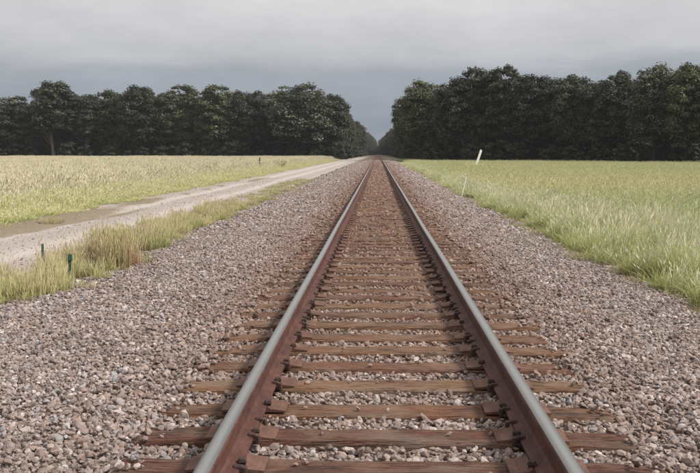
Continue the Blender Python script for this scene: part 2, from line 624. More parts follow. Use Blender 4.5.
def bedsheet(X, Y):
    out = np.clip((left_edge(Y) - 0.15 - X) / 0.5, 0, 1) + np.clip((X - right_edge(Y) - 0.1) / 0.5, 0, 1)
    return bed_z(X, Y) - 0.012 - 0.10 * out


ballast = link('ballast_bed', grid_mesh('ballast_bed', bx, by, bedsheet), [M_bed])
tag(ballast, 'broad bed of crushed stone under the railway track', 'ballast', kind='structure')


# ------------------------------------------------------------------ railway track: rails, sleepers, plates, spikes, anchors
GAUGE = 1.435
track = empty('railway_track', (0, 0, 0))
tag(track, 'straight rusty railway track on wooden sleepers running to the horizon', 'railway track')

HEAD = 0.076
RC = GAUGE / 2 + HEAD / 2                       # rail centre
RB, RT = 0.021, 0.207                           # rail foot and top
prof = [(-0.076, RB), (-0.076, RB + 0.011), (-0.022, RB + 0.029), (-0.010, RB + 0.045), (-0.009, RB + 0.115), (-0.014, RB + 0.135),
        (-0.036, RB + 0.146), (-0.038, RB + 0.172), (-0.033, RT - 0.005), (-0.022, RT - 0.001), (-0.008, RT)]
prof = prof + [(-x, z) for x, z in reversed(prof)]
rail_y = np.concatenate([np.arange(-3, 60, 1.5), np.arange(60, 1400, 20.0)])


def rail_mesh():
    n = len(prof)
    V, F, MI, run = [], [], [], []
    for j, y in enumerate(rail_y):
        dx = 0.0025 * math.sin(y * 0.7) + 0.002 * math.sin(y * 0.23 + 1)
        for k, (x, z) in enumerate(prof):
            V.append((x + dx, y, z))
            run.append(1.0 if k in (10, 11) else 0.35 if k in (9, 12) else 0.0)
    for j in range(len(rail_y) - 1):
        for k in range(n):
            a, b = j * n + k, j * n + (k + 1) % n
            F.append((a, b, b + n, a + n))
            MI.append(1 if 8 <= k <= 12 else 0)
    F.append(tuple(range(n))); MI.append(0)
    return mesh('rail', V, F, MI, attrs={'run': run})


rme = rail_mesh()
rails = []
for s in (-1, 1):
    r = link('rail', rme, [M_rail_rust, M_steel], track, (s * RC, 0, 0))
    rails.append(r)
rails[0]['label'] = 'left rail with its lit rusty web'
rails[1]['label'] = 'right rail with its web in shade'


def sleeper_mesh(seed, L=2.59, W=0.228, H=0.178):
    rr = random.Random(seed)
    nx = 18
    xsx = [-L / 2 + L * i / nx for i in range(nx + 1)]
    pr = [(-W / 2, -H), (-W / 2, -0.05), (-W / 2 + 0.002, -0.014), (-W / 2 + 0.014, -0.001), (-W / 6, 0.0), (W / 6, 0.0),
          (W / 2 - 0.014, -0.001), (W / 2 - 0.002, -0.014), (W / 2, -0.05), (W / 2, -H)]
    n = len(pr)
    V, F = [], []
    ph = rr.random() * 9
    bow = rr.uniform(-0.006, 0.006)
    split = rr.uniform(-W / 3, W / 3)
    for i, x in enumerate(xsx):
        e = 1.0 - min(1, (L / 2 - abs(x)) / 0.3)
        for k, (y, z) in enumerate(pr):
            edge = 1.0 if k in (2, 3, 6, 7) else 0.3
            yy = y + edge * rr.gauss(0, 0.004) + bow * math.sin(x * 1.5 + ph)
            zz = z + (0 if k in (0, 9) else edge * rr.gauss(0, 0.0035)) - (0.014 * e * rr.random() if k in (2, 3, 6, 7) else 0)
            if k in (4, 5):
                zz -= 0.006 * rr.random() + 0.012 * e * rr.random()
            xx = x + (rr.gauss(0, 0.012) if i in (0, nx) else 0)
            V.append((xx, yy, zz))
    for i in range(nx):
        for k in range(n - 1):
            a = i * n + k
            F.append((a, a + n, a + n + 1, a + 1))
    F.append(tuple(range(n)))
    F.append(tuple(reversed(range(nx * n, nx * n + n))))
    return mesh('sleeper', V, F)


sleeper_meshes = [sleeper_mesh(40 + i) for i in range(8)]
for me in sleeper_meshes:
    me.materials.append(M_wood)


def bm_mesh(name, fn, mats, smooth=False):
    bm = bmesh.new()
    fn(bm)
    bmesh.ops.recalc_face_normals(bm, faces=bm.faces)
    me = bpy.data.meshes.new(name)
    bm.to_mesh(me)
    bm.free()
    for m in mats:
        me.materials.append(m)
    if smooth:
        me.polygons.foreach_set('use_smooth', np.ones(len(me.polygons), dtype=bool))
    return me


def add_box(bm, c, s, taper=None, bevel=0.0):
    r = bmesh.ops.create_cube(bm, size=1)
    for v in r['verts']:
        f = 1.0
        if taper and v.co.z > 0:
            f = taper
        v.co = Vector((v.co.x * s[0] * f + c[0], v.co.y * s[1] * f + c[1], v.co.z * s[2] + c[2]))
    if bevel:
        es = list({e for v in r['verts'] for e in v.link_edges})
        bmesh.ops.bevel(bm, geom=es, offset=bevel, segments=1, affect='EDGES')


def plate_fn(bm):
    # a rolled plate: thin lips outside, a raised shoulder along each side of the rail foot
    pts = [(-0.185, 0.0), (-0.185, 0.010), (-0.098, 0.019), (-0.090, 0.028), (-0.080, 0.028), (-0.080, 0.0195), (0.080, 0.0195), (0.080, 0.028),
           (0.090, 0.028), (0.098, 0.019), (0.185, 0.010), (0.185, 0.0)]
    a = [bm.verts.new((x, -0.098, z)) for x, z in pts]
    b = [bm.verts.new((x, 0.098, z)) for x, z in pts]
    n = len(pts)
    for i in range(n):
        bm.faces.new((a[i], a[(i + 1) % n], b[(i + 1) % n], b[i]))
    bm.faces.new(a); bm.faces.new(list(reversed(b)))


def spike_fn(bm):
    add_box(bm, (0, 0, -0.02), (0.016, 0.016, 0.05))
    add_box(bm, (-0.008, 0, 0.012), (0.046, 0.034, 0.020), 0.72, 0.003)


def anchor_fn(bm):
    # a drive-on clip that wraps the rail foot: jaw on top, lug underneath, hooked end
    add_box(bm, (0.004, 0, 0.013), (0.052, 0.030, 0.018), 0.8, 0.004)
    add_box(bm, (0.034, 0, -0.008), (0.022, 0.034, 0.046), None, 0.004)
    add_box(bm, (0.0, 0, -0.026), (0.09, 0.028, 0.012), None, 0.002)


plate_me = bm_mesh('tie_plate', plate_fn, [M_plate_rust])
spike_me = bm_mesh('spike', spike_fn, [M_iron])
anchor_me = bm_mesh('rail_anchor', anchor_fn, [M_iron])

SP = 0.4953
FIRST = [3.06, 3.55, 4.05, 4.515, 5.01, 5.545, 6.06, 6.56, 7.02]
sleeper_y = list(FIRST)
while len(sleeper_y) < 300:
    sleeper_y.append(sleeper_y[-1] + SP + random.gauss(0, 0.012))
tones = {2: (0.130, 0.050, 0.040), 3: (0.122, 0.047, 0.038), 4: (0.20, 0.095, 0.055), 5: (0.27, 0.155, 0.090), 6: (0.185, 0.080, 0.052),
         7: (0.235, 0.130, 0.078), 8: (0.205, 0.105, 0.066)}
SL = []                                        # y, dx, half length, rotation
for i, y in enumerate(sleeper_y):
    me = sleeper_meshes[(i * 5 + 3) % 8]
    dz = random.gauss(0, 0.005)
    rz = random.gauss(0, 0.010)
    dx = random.gauss(0, 0.035)
    s = link('sleeper', me, [], track, (dx, y, dz))
    s.rotation_euler = (0, 0, rz)
    if random.random() < 0.5:
        s.rotation_euler.z += math.pi
    w = random.random()
    tone = tones.get(i)
    if tone is None:
        a, b = np.array((0.10, 0.043, 0.031)), np.array((0.235, 0.133, 0.083))
        tone = tuple(a + (b - a) * w)
    s.color = (*tone, 1)
    SL.append((y, dx, rz))
    if i < 150:
        for sgn in (-1, 1):
            # sub-parts are parented to the sleeper, so undo its turn
            def sub(nm, me_, wx, wy, wz, turn):
                q = bpy.data.objects.new(nm, me_)
                COL.objects.link(q)
                q.parent = s
                a = s.rotation_euler.z
                lx, ly = wx - dx, wy - y
                q.location = (lx * math.cos(-a) - ly * math.sin(-a), lx * math.sin(-a) + ly * math.cos(-a), wz - dz)
                q.rotation_euler = (0, 0, turn - a)
            sub('tie_plate', plate_me, sgn * RC, y, 0.0 + 0.0015, 0 if sgn < 0 else math.pi)
            if i < 26:
                for side in (-1, 1):
                    for fy in ((-0.055,) if side * sgn < 0 else (0.05,)):
                        sub('spike', spike_me, sgn * RC + side * 0.088, y + fy + random.gauss(0, 0.004),
                            0.031 + abs(random.gauss(0, 0.004)), (0 if side > 0 else math.pi) + random.gauss(0, 0.15))
    if i < 26:
        for sgn, rl in zip((-1, 1), rails):
            for fy in (-0.135, 0.135):
                if random.random() < (0.75 if fy > 0 else 0.25):
                    continue
                q = bpy.data.objects.new('rail_anchor', anchor_me)
                COL.objects.link(q)
                q.parent = rl
                inner = -sgn
                q.location = (inner * 0.066, y + fy + random.gauss(0, 0.006), RB + 0.008)
                q.rotation_euler = (0, 0, (0 if inner > 0 else math.pi) + random.gauss(0, 0.08))

# sleepers beyond the first three hundred: one part
V, F = [], []
y = sleeper_y[-1] + SP
while y < 700:
    b = len(V)
    dx = random.gauss(0, 0.03)
    for x in (-1.295 + dx, 1.295 + dx):
        V += [(x, y - 0.114, -0.15), (x, y - 0.114, 0.0), (x, y + 0.114, 0.0), (x, y + 0.114, -0.15)]
    F += [(b, b + 1, b + 2, b + 3), (b + 7, b + 6, b + 5, b + 4)] + [(b + k, b + 4 + k, b + 4 + (k + 1) % 4, b + (k + 1) % 4) for k in range(4)]
    y += SP
fs = link('far_sleepers', mesh('far_sleepers', V, F), [M_wood], track)
fs.color = (0.19, 0.115, 0.08, 1)
fs['kind'] = 'stuff'


# ------------------------------------------------------------------ crushed stone
def stone_mesh(seed):
    rr = np.random.default_rng(seed)
    bm = bmesh.new()
    bmesh.ops.create_icosphere(bm, subdivisions=1 if seed % 3 else 2, radius=1.0)
    V = np.array([v.co[:] for v in bm.verts])
    for _ in range(9):
        d = rr.normal(size=3); d /= np.linalg.norm(d)
        lim = rr.uniform(0.5, 0.86)
        k = V @ d
        V -= np.outer(np.clip(k - lim, 0, None), d)
    V *= rr.uniform(0.72, 1.28, 3) * np.array([1.1, 0.95, 0.72])
    V += rr.normal(0, 0.035, V.shape)
    for v, c in zip(bm.verts, V):
        v.co = c
    me = bpy.data.meshes.new('stone')
    bm.to_mesh(me); bm.free()
    me.materials.append(M_stone)
    return me


stones = [stone_mesh(100 + i) for i in range(16)]


def stone_field(y0, y1, step, smin, smax):
    """a jittered lattice between the edges of the bed, a second sparser layer on top"""
    P, S = [], []
    for layer in range(2):
        st = step if layer == 0 else step * 1.45
        X, Y = np.meshgrid(np.arange(-5.0, 4.3, st), np.arange(y0, y1, st))
        X = (X + rng.uniform(-.5, .5, X.shape) * st).ravel()
        Y = (Y + rng.uniform(-.5, .5, Y.shape) * st).ravel()
        ok = (np.abs(X + 0.03) < 0.47 * Y + 1.6)
        fade_l = (X - left_edge(Y)) / 0.5 + 0.6
        fade_r = (right_edge(Y) - X) / 0.4 + 0.6
        ok &= rng.random(X.shape) < np.clip(np.minimum(fade_l, fade_r), 0, 1)
        X, Y = X[ok], Y[ok]
        s = np.exp(rng.normal(math.log((smin + smax) / 2), 0.33, X.shape)).clip(smin * 0.7, smax * 1.25) * 0.5
        Z = bed_z(X, Y) + (0.0 if layer == 0 else 0.014) - s * 0.25 + rng.normal(0, 0.008, X.shape) * (s / 0.02)
        P.append(np.stack([X, Y, Z], 1)); S.append(s)
    P, S = np.concatenate(P), np.concatenate(S)
    # keep the sleepers' tops clear except for strays, and their ends part buried
    sy = np.array([q[0] for q in SL]); sdx = np.array([q[1] for q in SL]); srz = np.array([q[2] for q in SL])
    j = np.clip(np.searchsorted(sy, P[:, 1]), 1, len(sy) - 1)
    j = np.where(np.abs(sy[j - 1] - P[:, 1]) < np.abs(sy[j] - P[:, 1]), j - 1, j)
    dyy = np.abs(P[:, 1] - (sy[j] + srz[j] * P[:, 0]))
    lx = np.abs(P[:, 0] - sdx[j])
    on = (dyy < 0.105 + S * 0.35) & (lx < 1.30)
    far = np.clip((P[:, 1] - 7) / 14, 0, 1)
    cover = np.clip((lx - 1.12) / 0.2, 0, 1) * np.where(P[:, 0] < 0, 0.8, 0.6) * (0.45 + 0.65 * far)
    cover = np.maximum(cover, 0.006 + 0.028 * far)
    cover *= np.where(np.abs(np.abs(P[:, 0]) - RC) < 0.2, 0.05, 1)
    keep = ~on | (rng.random(len(P)) < cover)
    P[on, 2] = S[on] * 0.30 + 0.002
    # nothing inside the rails
    hit = (np.abs(np.abs(P[:, 0]) - RC) < 0.085 + S * 0.5)
    P[hit & ~on, 2] = np.minimum(P[hit & ~on, 2], -0.03)
    keep &= ~(hit & on)
    return P[keep], S[keep]


bands = [(2.6, 9.0, 0.029, 0.021, 0.048), (9.0, 20.0, 0.035, 0.025, 0.052), (20.0, 42.0, 0.058, 0.042, 0.075), (42.0, 95.0, 0.10, 0.07, 0.11), (95.0, 190.0, 0.17, 0.10, 0.15)]
P, S = [], []
for b in bands:
    p, s = stone_field(*b)
    P.append(p); S.append(s)
P, S = np.concatenate(P), np.concatenate(S)
# the 280 stones that show largest are objects of their own
depth = P[:, 1] * math.cos(R(1.82))
px = 350 + 28 + (P[:, 0] - CAM.x) / P[:, 1] * 880
py = 153 + (CAM.z - P[:, 2]) / P[:, 1] * 880
inview = (px > 4) & (px < 696) & (py < 470) & (P[:, 2] > bed_z(P[:, 0], P[:, 1]) + 0.004)
rank = np.where(inview, S / P[:, 1], 0)
order = np.argsort(-rank)
single = order[:280]
rot = rng.uniform(0, 2 * math.pi, P.shape)
rot[:, :2] = rng.normal(0, 0.5, (len(P), 2)) + np.where(rng.random((len(P), 1)) < 0.4, math.pi, 0)
scl = S[:, None] * rng.uniform(0.85, 1.2, P.shape)
pick = rng.integers(0, len(stones), len(P))
for i in single:
    q = link('stone', stones[pick[i]], [], ballast, P[i])
    q.rotation_euler = rot[i]
    q.scale = scl[i]
rest = np.ones(len(P), bool)
rest[single] = False
o = scatter('ballast_stones', P[rest], rot[rest], scl[rest], pick[rest], stones)
tag(o, 'loose pinkish grey crushed stone covering the track bed', 'gravel', kind='stuff')
print('stones', len(P))


# loose stones kicked about on the farm track
n = 16000
yy = 6 + 60 * rng.random(n) ** 1.5
xx = rng.uniform(ROAD_L - 0.2, ROAD_R + 0.3, n)
ok = (xx > -0.52 * yy - 1) & (rng.random(n) > 0.55 * road_rut(xx, yy)) & (rng.random(n) > 0.8 * road_mud(xx, yy))
xx, yy = xx[ok], yy[ok]
n = len(xx)
ss = np.exp(rng.normal(math.log(0.014), 0.35, n))
o = scatter('road_gravel', np.stack([xx, yy, road_z(xx, yy)], 1), rng.uniform(0, 6.28, (n, 3)), np.repeat(ss[:, None], 3, 1),
            rng.integers(0, len(stones), n), stones)
tag(o, 'small loose stones scattered over the gravel farm track', 'gravel', kind='stuff')

# ------------------------------------------------------------------ grasses
def tuft(name, n, rad, hmin, hmax, wid, lean, droop, heads=0.0, head_len=0.1, head_w=0.012, seed=0, wind=(0, 0), mats=()):
    rr = np.random.default_rng(seed)
    V, F, T, SH, MI = [], [], [], [], []
    for _ in range(n):
        a = rr.uniform(0, 2 * math.pi); d = rad * math.sqrt(rr.random())
        bx_, by_ = d * math.cos(a), d * math.sin(a)
        h = rr.uniform(hmin, hmax) * (1.0 - 0.25 * (d / max(rad, 1e-3)) ** 2)
        la = rr.uniform(0, 2 * math.pi)
        ln = abs(rr.normal(0, lean)) * h
        lx = ln * math.cos(la) + wind[0] * h + 0.3 * ln * math.cos(a)
        ly = ln * math.sin(la) + wind[1] * h + 0.3 * ln * math.sin(a)
        dr = droop * rr.uniform(0.3, 1.2)
        fa = rr.uniform(0, math.pi)
        wx, wy = wid * math.cos(fa), wid * math.sin(fa)
        sh = rr.random()
        b = len(V)
        ishead = rr.random() < heads
        if ishead:
            h *= 1.12; dr *= 0.45; wx *= 0.5; wy *= 0.5
        for k, (tt, wf) in enumerate(((0, 0.8), (0.4, 1.0), (0.75, 0.7), (1.0, 0.12))):
            q = tt ** 1.6
            x, y_, z = bx_ + lx * q, by_ + ly * q, h * (tt - dr * 0.5 * tt ** 3)
            V += [(x - wx * wf / 2, y_ - wy * wf / 2, z), (x + wx * wf / 2, y_ + wy * wf / 2, z)]
            T += [tt, tt]; SH += [sh, sh]
        F += [(b, b + 1, b + 3, b + 2), (b + 2, b + 3, b + 5, b + 4), (b + 4, b + 5, b + 7, b + 6)]
        MI += [0, 0, 0]
        if ishead:
            tipx, tipy, tipz = bx_ + lx, by_ + ly, h * (1 - dr * 0.5)
            L = head_len * rr.uniform(0.6, 1.3)
            ux, uy, uz = lx * 0.9, ly * 0.9, h * 0.8
            un = math.sqrt(ux * ux + uy * uy + uz * uz)
            ux, uy, uz = ux / un * L, uy / un * L, uz / un * L
            for ang in (fa, fa + 1.57):
                hx, hy = head_w * math.cos(ang), head_w * math.sin(ang)
                b = len(V)
                V += [(tipx - ux * .5, tipy - uy * .5, tipz - uz * .5), (tipx + hx, tipy + hy, tipz - 0.1 * uz),
                      (tipx + ux * .5, tipy + uy * .5, tipz + uz * .5), (tipx - hx, tipy - hy, tipz - 0.1 * uz)]
                T += [0.9, 1, 1, 1]; SH += [sh] * 4
                F.append((b, b + 1, b + 2, b + 3)); MI.append(1)
    me = mesh(name, V, F, MI, attrs={'t': T, 'shade': SH})
    for m in mats:
        me.materials.append(m)
    return me


G_verge = mat_grass('verge_grass', (0.15, 0.085, 0.045), (0.32, 0.35, 0.12), (0.57, 0.59, 0.27), (0.66, 0.64, 0.40), 0.8, (0.52, 0.72), 0.45)
G_verge_head = mat_grass('verge_seedhead', (0.64, 0.62, 0.42), (0.68, 0.66, 0.46), (0.72, 0.70, 0.50), None, trans=0.4)
G_strip = mat_grass('strip_grass', (0.17, 0.105, 0.055), (0.31, 0.32, 0.11), (0.58, 0.54, 0.27), (0.66, 0.54, 0.34), 0.9, (0.45, 0.7), 0.45)
G_strip_head = mat_grass('strip_seedhead', (0.52, 0.40, 0.26), (0.56, 0.44, 0.30), (0.6, 0.48, 0.34), None, trans=0.4)
G_low = mat_grass('low_weed', (0.14, 0.10, 0.055), (0.32, 0.32, 0.12), (0.48, 0.46, 0.21), (0.42, 0.31, 0.19), 1.6, (0.4, 0.65), 0.35)
G_rust = mat_grass('dry_rust_grass', (0.20, 0.10, 0.06), (0.42, 0.26, 0.17), (0.66, 0.50, 0.36), None, trans=0.4)
G_straw = mat_grass('straw_grass', (0.56, 0.50, 0.25), (0.76, 0.69, 0.42), (0.87, 0.80, 0.54), (0.82, 0.76, 0.44), 0.07, (0.42, 0.62), 0.5, rnd=0.25, up=0.6)
G_straw_head = mat_grass('straw_seedhead', (0.82, 0.75, 0.52), (0.86, 0.79, 0.56), (0.88, 0.81, 0.58), None, trans=0.45, rnd=0.25, up=0.6)
G_fringe = mat_grass('fringe_grass', (0.22, 0.23, 0.085), (0.42, 0.45, 0.16), (0.62, 0.60, 0.27), (0.76, 0.68, 0.40), 0.35, (0.48, 0.7), 0.45)
DRIFTS = [(0.0, (0.28, 0.40, 0.19), 0.7), (0.12, (0.25, 0.365, 0.185), 0.8), (0.19, (0.44, 0.48, 0.22), 0.7), (0.30, (0.62, 0.56, 0.27), 0.9),
          (0.40, (0.54, 0.50, 0.24), 0.8), (0.55, (0.38, 0.45, 0.175), 0.75), (1.0, (0.36, 0.45, 0.17), 0.7)]
G_field = mat_grass('meadow_grass', (0.18, 0.20, 0.075), (0.36, 0.41, 0.15), (0.50, 0.53, 0.24), (0.66, 0.58, 0.33), 0.14, (0.5, 0.66), 0.4, bands=DRIFTS)
G_field_head = mat_grass('meadow_seedhead', (0.52, 0.49, 0.28), (0.56, 0.53, 0.31), (0.60, 0.57, 0.34), None, trans=0.4)

verge_t = [tuft('verge_tuft', 150, 0.17, 0.34, 0.74, 0.0062, 0.42, 0.62, 0.16, 0.15, 0.0075, 200 + i, (0.16, -0.05), (G_verge, G_verge_head)) for i in range(8)]
low_t = [tuft('low_tuft', 70, 0.16, 0.06, 0.20, 0.007, 0.7, 0.5, 0.0, seed=230 + i, mats=(G_low,)) for i in range(5)]
strip_t = [tuft('strip_tuft', 130, 0.17, 0.18, 0.48, 0.0062, 0.22, 0.4, 0.16, 0.09, 0.006, 240 + i, (0.03, 0), (G_strip, G_strip_head)) for i in range(6)]
rust_t = [tuft('rust_tuft', 110, 0.17, 0.30, 0.60, 0.007, 0.16, 0.3, 0.5, 0.12, 0.007, 260 + i, (0.02, 0), (G_rust, G_rust)) for i in range(3)]
straw_t = [tuft('straw_patch', 170, 0.60, 0.50, 0.95, 0.016, 0.22, 0.40, 0.6, 0.17, 0.018, 270 + i, (0.05, 0), (G_straw, G_straw_head)) for i in range(6)]
fringe_t = [tuft('fringe_patch', 150, 0.50, 0.20, 0.60, 0.014, 0.34, 0.6, 0.10, 0.12, 0.012, 290 + i, (0.03, 0), (G_fringe, G_straw_head)) for i in range(5)]
field_t = [tuft('meadow_patch', 170, 0.55, 0.26, 0.62, 0.014, 0.45, 0.75, 0.10, 0.12, 0.012, 310 + i, (0.07, 0), (G_field, G_field_head)) for i in range(6)]


def sow(x0f, x1f, y0, y1, dens, wedge=(0.50, 0.47)):
    """points between two borders, thinning with distance as dens(y) per square metre"""
    out = []
    y = y0
    while y < y1:
        dy = max(0.5, min(6.0, y * 0.08))
        ym = y + dy / 2
        xa, xb = max(x0f(ym), -wedge[0] * ym - 2), min(x1f(ym), wedge[1] * ym + 2)
        if xb > xa:
            n = rng.poisson((xb - xa) * dy * dens(ym))
            out.append(np.stack([rng.uniform(xa, xb, n), rng.uniform(y, y + dy, n)], 1))
        y += dy
    q = np.concatenate(out)
    return q


def plant(name, q, protos, smin, smax, label, hfun=None, cat='grass'):
    n = len(q)
    z = gz(q[:, 0], q[:, 1]) - 0.01
    pts = np.stack([q[:, 0], q[:, 1], z], 1)
    s = rng.uniform(smin, smax, n)
    grow = np.clip(q[:, 1] / 90, 0, 1) * 0.35 + 1.0
    scl = np.stack([s * grow, s * grow, s * rng.uniform(0.85, 1.15, n)], 1)
    if hfun is not None:
        scl[:, 2] *= hfun(q[:, 0], q[:, 1])
    rot = np.stack([rng.normal(0, 0.06, n), rng.normal(0, 0.06, n), rng.normal(0, 0.7, n)], 1)
    o = scatter(name, pts, rot, scl, rng.integers(0, len(protos), n), protos)
    tag(o, label, cat, kind='stuff')
    print(name, n)
    return o


# right: tall pale verge, then the meadow
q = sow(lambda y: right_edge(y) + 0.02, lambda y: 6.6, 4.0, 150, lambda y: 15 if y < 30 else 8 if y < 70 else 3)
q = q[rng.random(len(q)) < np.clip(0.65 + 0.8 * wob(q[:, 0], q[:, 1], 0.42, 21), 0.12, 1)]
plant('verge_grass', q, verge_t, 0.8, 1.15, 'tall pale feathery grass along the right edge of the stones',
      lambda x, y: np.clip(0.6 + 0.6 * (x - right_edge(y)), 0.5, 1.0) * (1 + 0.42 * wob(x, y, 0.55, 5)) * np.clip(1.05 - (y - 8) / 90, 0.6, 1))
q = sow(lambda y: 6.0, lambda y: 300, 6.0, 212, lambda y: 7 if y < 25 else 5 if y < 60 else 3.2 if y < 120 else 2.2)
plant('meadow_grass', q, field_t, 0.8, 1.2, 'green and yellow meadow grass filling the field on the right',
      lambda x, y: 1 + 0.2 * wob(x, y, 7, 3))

# left: strip between stone and road, field beyond
q = sow(lambda y: left_edge(y) - 1.25 + 0.25 * wob(y, y, 3.1, 11), lambda y: left_edge(y) + 0.10, 7.5, 120, lambda y: 15 if y < 30 else 7)
q = q[~((q[:, 1] > 13.9) & (q[:, 1] < 18.5) & (q[:, 0] > -4.75 + 0.15 * wob(q[:, 1], q[:, 1], 0.7, 3)))]
q = q[rng.random(len(q)) < np.clip(0.6 + 0.9 * wob(q[:, 0], q[:, 1], 0.45, 31), 0.06, 1)]
dens = np.clip(0.95 - np.clip((q[:, 1] - 19) / 16, 0, 1.15) + 0.55 * wob(q[:, 0] * 0.5, q[:, 1], 2.6, 12) * np.clip(1.3 - q[:, 1] / 60, 0, 1), 0.0, 1)
q = q[rng.random(len(q)) < dens]
plant('strip_grass', q, strip_t, 0.75, 1.15, 'unkempt green and straw grass strip between stones and gravel road',
      lambda x, y: np.clip(1.0 - (y - 14) / 60, 0.55, 1.0) * (1 + 0.35 * wob(x, y, 0.6, 5)))
q = sow(lambda y: left_edge(y) - 1.6, lambda y: left_edge(y) + 0.35, 6.5, 60, lambda y: 9)
q = q[rng.random(len(q)) < np.clip(0.35 + 0.6 * wob(q[:, 0], q[:, 1], 0.8, 3), 0, 1)]
q2 = sow(lambda y: right_edge(y) - 0.35, lambda y: right_edge(y) + 0.3, 4.0, 60, lambda y: 9)
q2 = q2[rng.random(len(q2)) < np.clip(0.4 + 0.6 * wob(q2[:, 0], q2[:, 1], 0.8, 7) - 0.15, 0, 1)]
q3 = sow(lambda y: -10.0, lambda y: -8.7, 17, 60, lambda y: 10)
q3 = q3[rng.random(len(q3)) < np.clip(-0.15 + 0.8 * wob(q3[:, 0], q3[:, 1], 0.9, 17), 0, 1)]
plant('low_weeds', np.concatenate([q, q2, q3]), low_t, 0.7, 1.2, 'short weeds straggling over the edges of the stone bed', cat='weeds')
q = sow(lambda y: -14.0, lambda y: -10.0 + 0.35 * float(wob(y, y, 3, 13)), 14, 235, lambda y: 9 if y < 50 else 5 if y < 110 else 3)
plant('fringe_grass', q, fringe_t, 0.75, 1.15, 'yellow green grass border on the far side of the gravel road',
      lambda x, y: np.clip(0.22 + 0.42 * (-x - 10.0), 0.2, 1.15))
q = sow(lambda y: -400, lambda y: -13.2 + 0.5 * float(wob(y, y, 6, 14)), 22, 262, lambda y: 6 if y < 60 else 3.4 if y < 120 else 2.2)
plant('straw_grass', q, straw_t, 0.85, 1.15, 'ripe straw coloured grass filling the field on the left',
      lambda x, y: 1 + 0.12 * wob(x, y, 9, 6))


# single clumps one can point at
def clump(name, x, y, protos, n, spread, smin, smax, label, mats):
    """several tufts joined into one plant"""
    V, F, MI, T, SH = [], [], [], [], []
    for k in range(n):
        me = protos[k % len(protos)]
        a, d = random.uniform(0, 6.28), spread * math.sqrt(random.random())
        ca, sa, s = math.cos(a), math.sin(a), random.uniform(smin, smax)
        b = len(V)
        ox, oy = d * math.cos(a * 3), d * math.sin(a * 3)
        V += [((v.co.x * ca - v.co.y * sa) * s + ox, (v.co.x * sa + v.co.y * ca) * s + oy, v.co.z * s) for v in me.vertices]
        F += [tuple(i + b for i in p.vertices) for p in me.polygons]
        MI += [p.material_index for p in me.polygons]
        for nm, L in (('t', T), ('shade', SH)):
            arr = np.zeros(len(me.vertices), np.float32)
            me.attributes[nm].data.foreach_get('value', arr)
            L += arr.tolist()
    me = mesh(name, V, F, MI, attrs={'t': T, 'shade': SH})
    o = link(name, me, [], None, (x, y, float(gz(x, y)) - 0.01))
    for m in mats:
        me.materials.append(m)
    return tag(o, label, 'grass clump')


clump('grass_clump', -4.16, 13.6, rust_t + strip_t[:1], 13, 0.31, 0.95, 1.2, 'rusty brown dry grass clump at the edge of the left stones', (G_rust, G_strip))
clump('grass_clump', -4.42, 16.4, strip_t, 13, 0.38, 0.95, 1.3, 'bushy green grass clump just beyond the rusty brown one', (G_strip, G_strip_head))


# ------------------------------------------------------------------ trees
def tube(V, F, path, radii, sides=6):
    b = len(V)
    n = len(path)
    for i, p in enumerate(path):
        p = np.asarray(p)
        d = np.asarray(path[min(i + 1, n - 1)]) - np.asarray(path[max(i - 1, 0)])
        d = d / (np.linalg.norm(d) + 1e-9)
        u = np.cross(d, (0.31, 0.9, 0.2)); u /= np.linalg.norm(u) + 1e-9
        w = np.cross(d, u)
        for k in range(sides):
            a = 2 * math.pi * k / sides
            V.append(tuple(p + radii[i] * (math.cos(a) * u + math.sin(a) * w)))
    for i in range(n - 1):
        for k in range(sides):
            a0, a1 = b + i * sides + k, b + i * sides + (k + 1) % sides
            F.append((a0, a1, a1 + sides, a0 + sides))


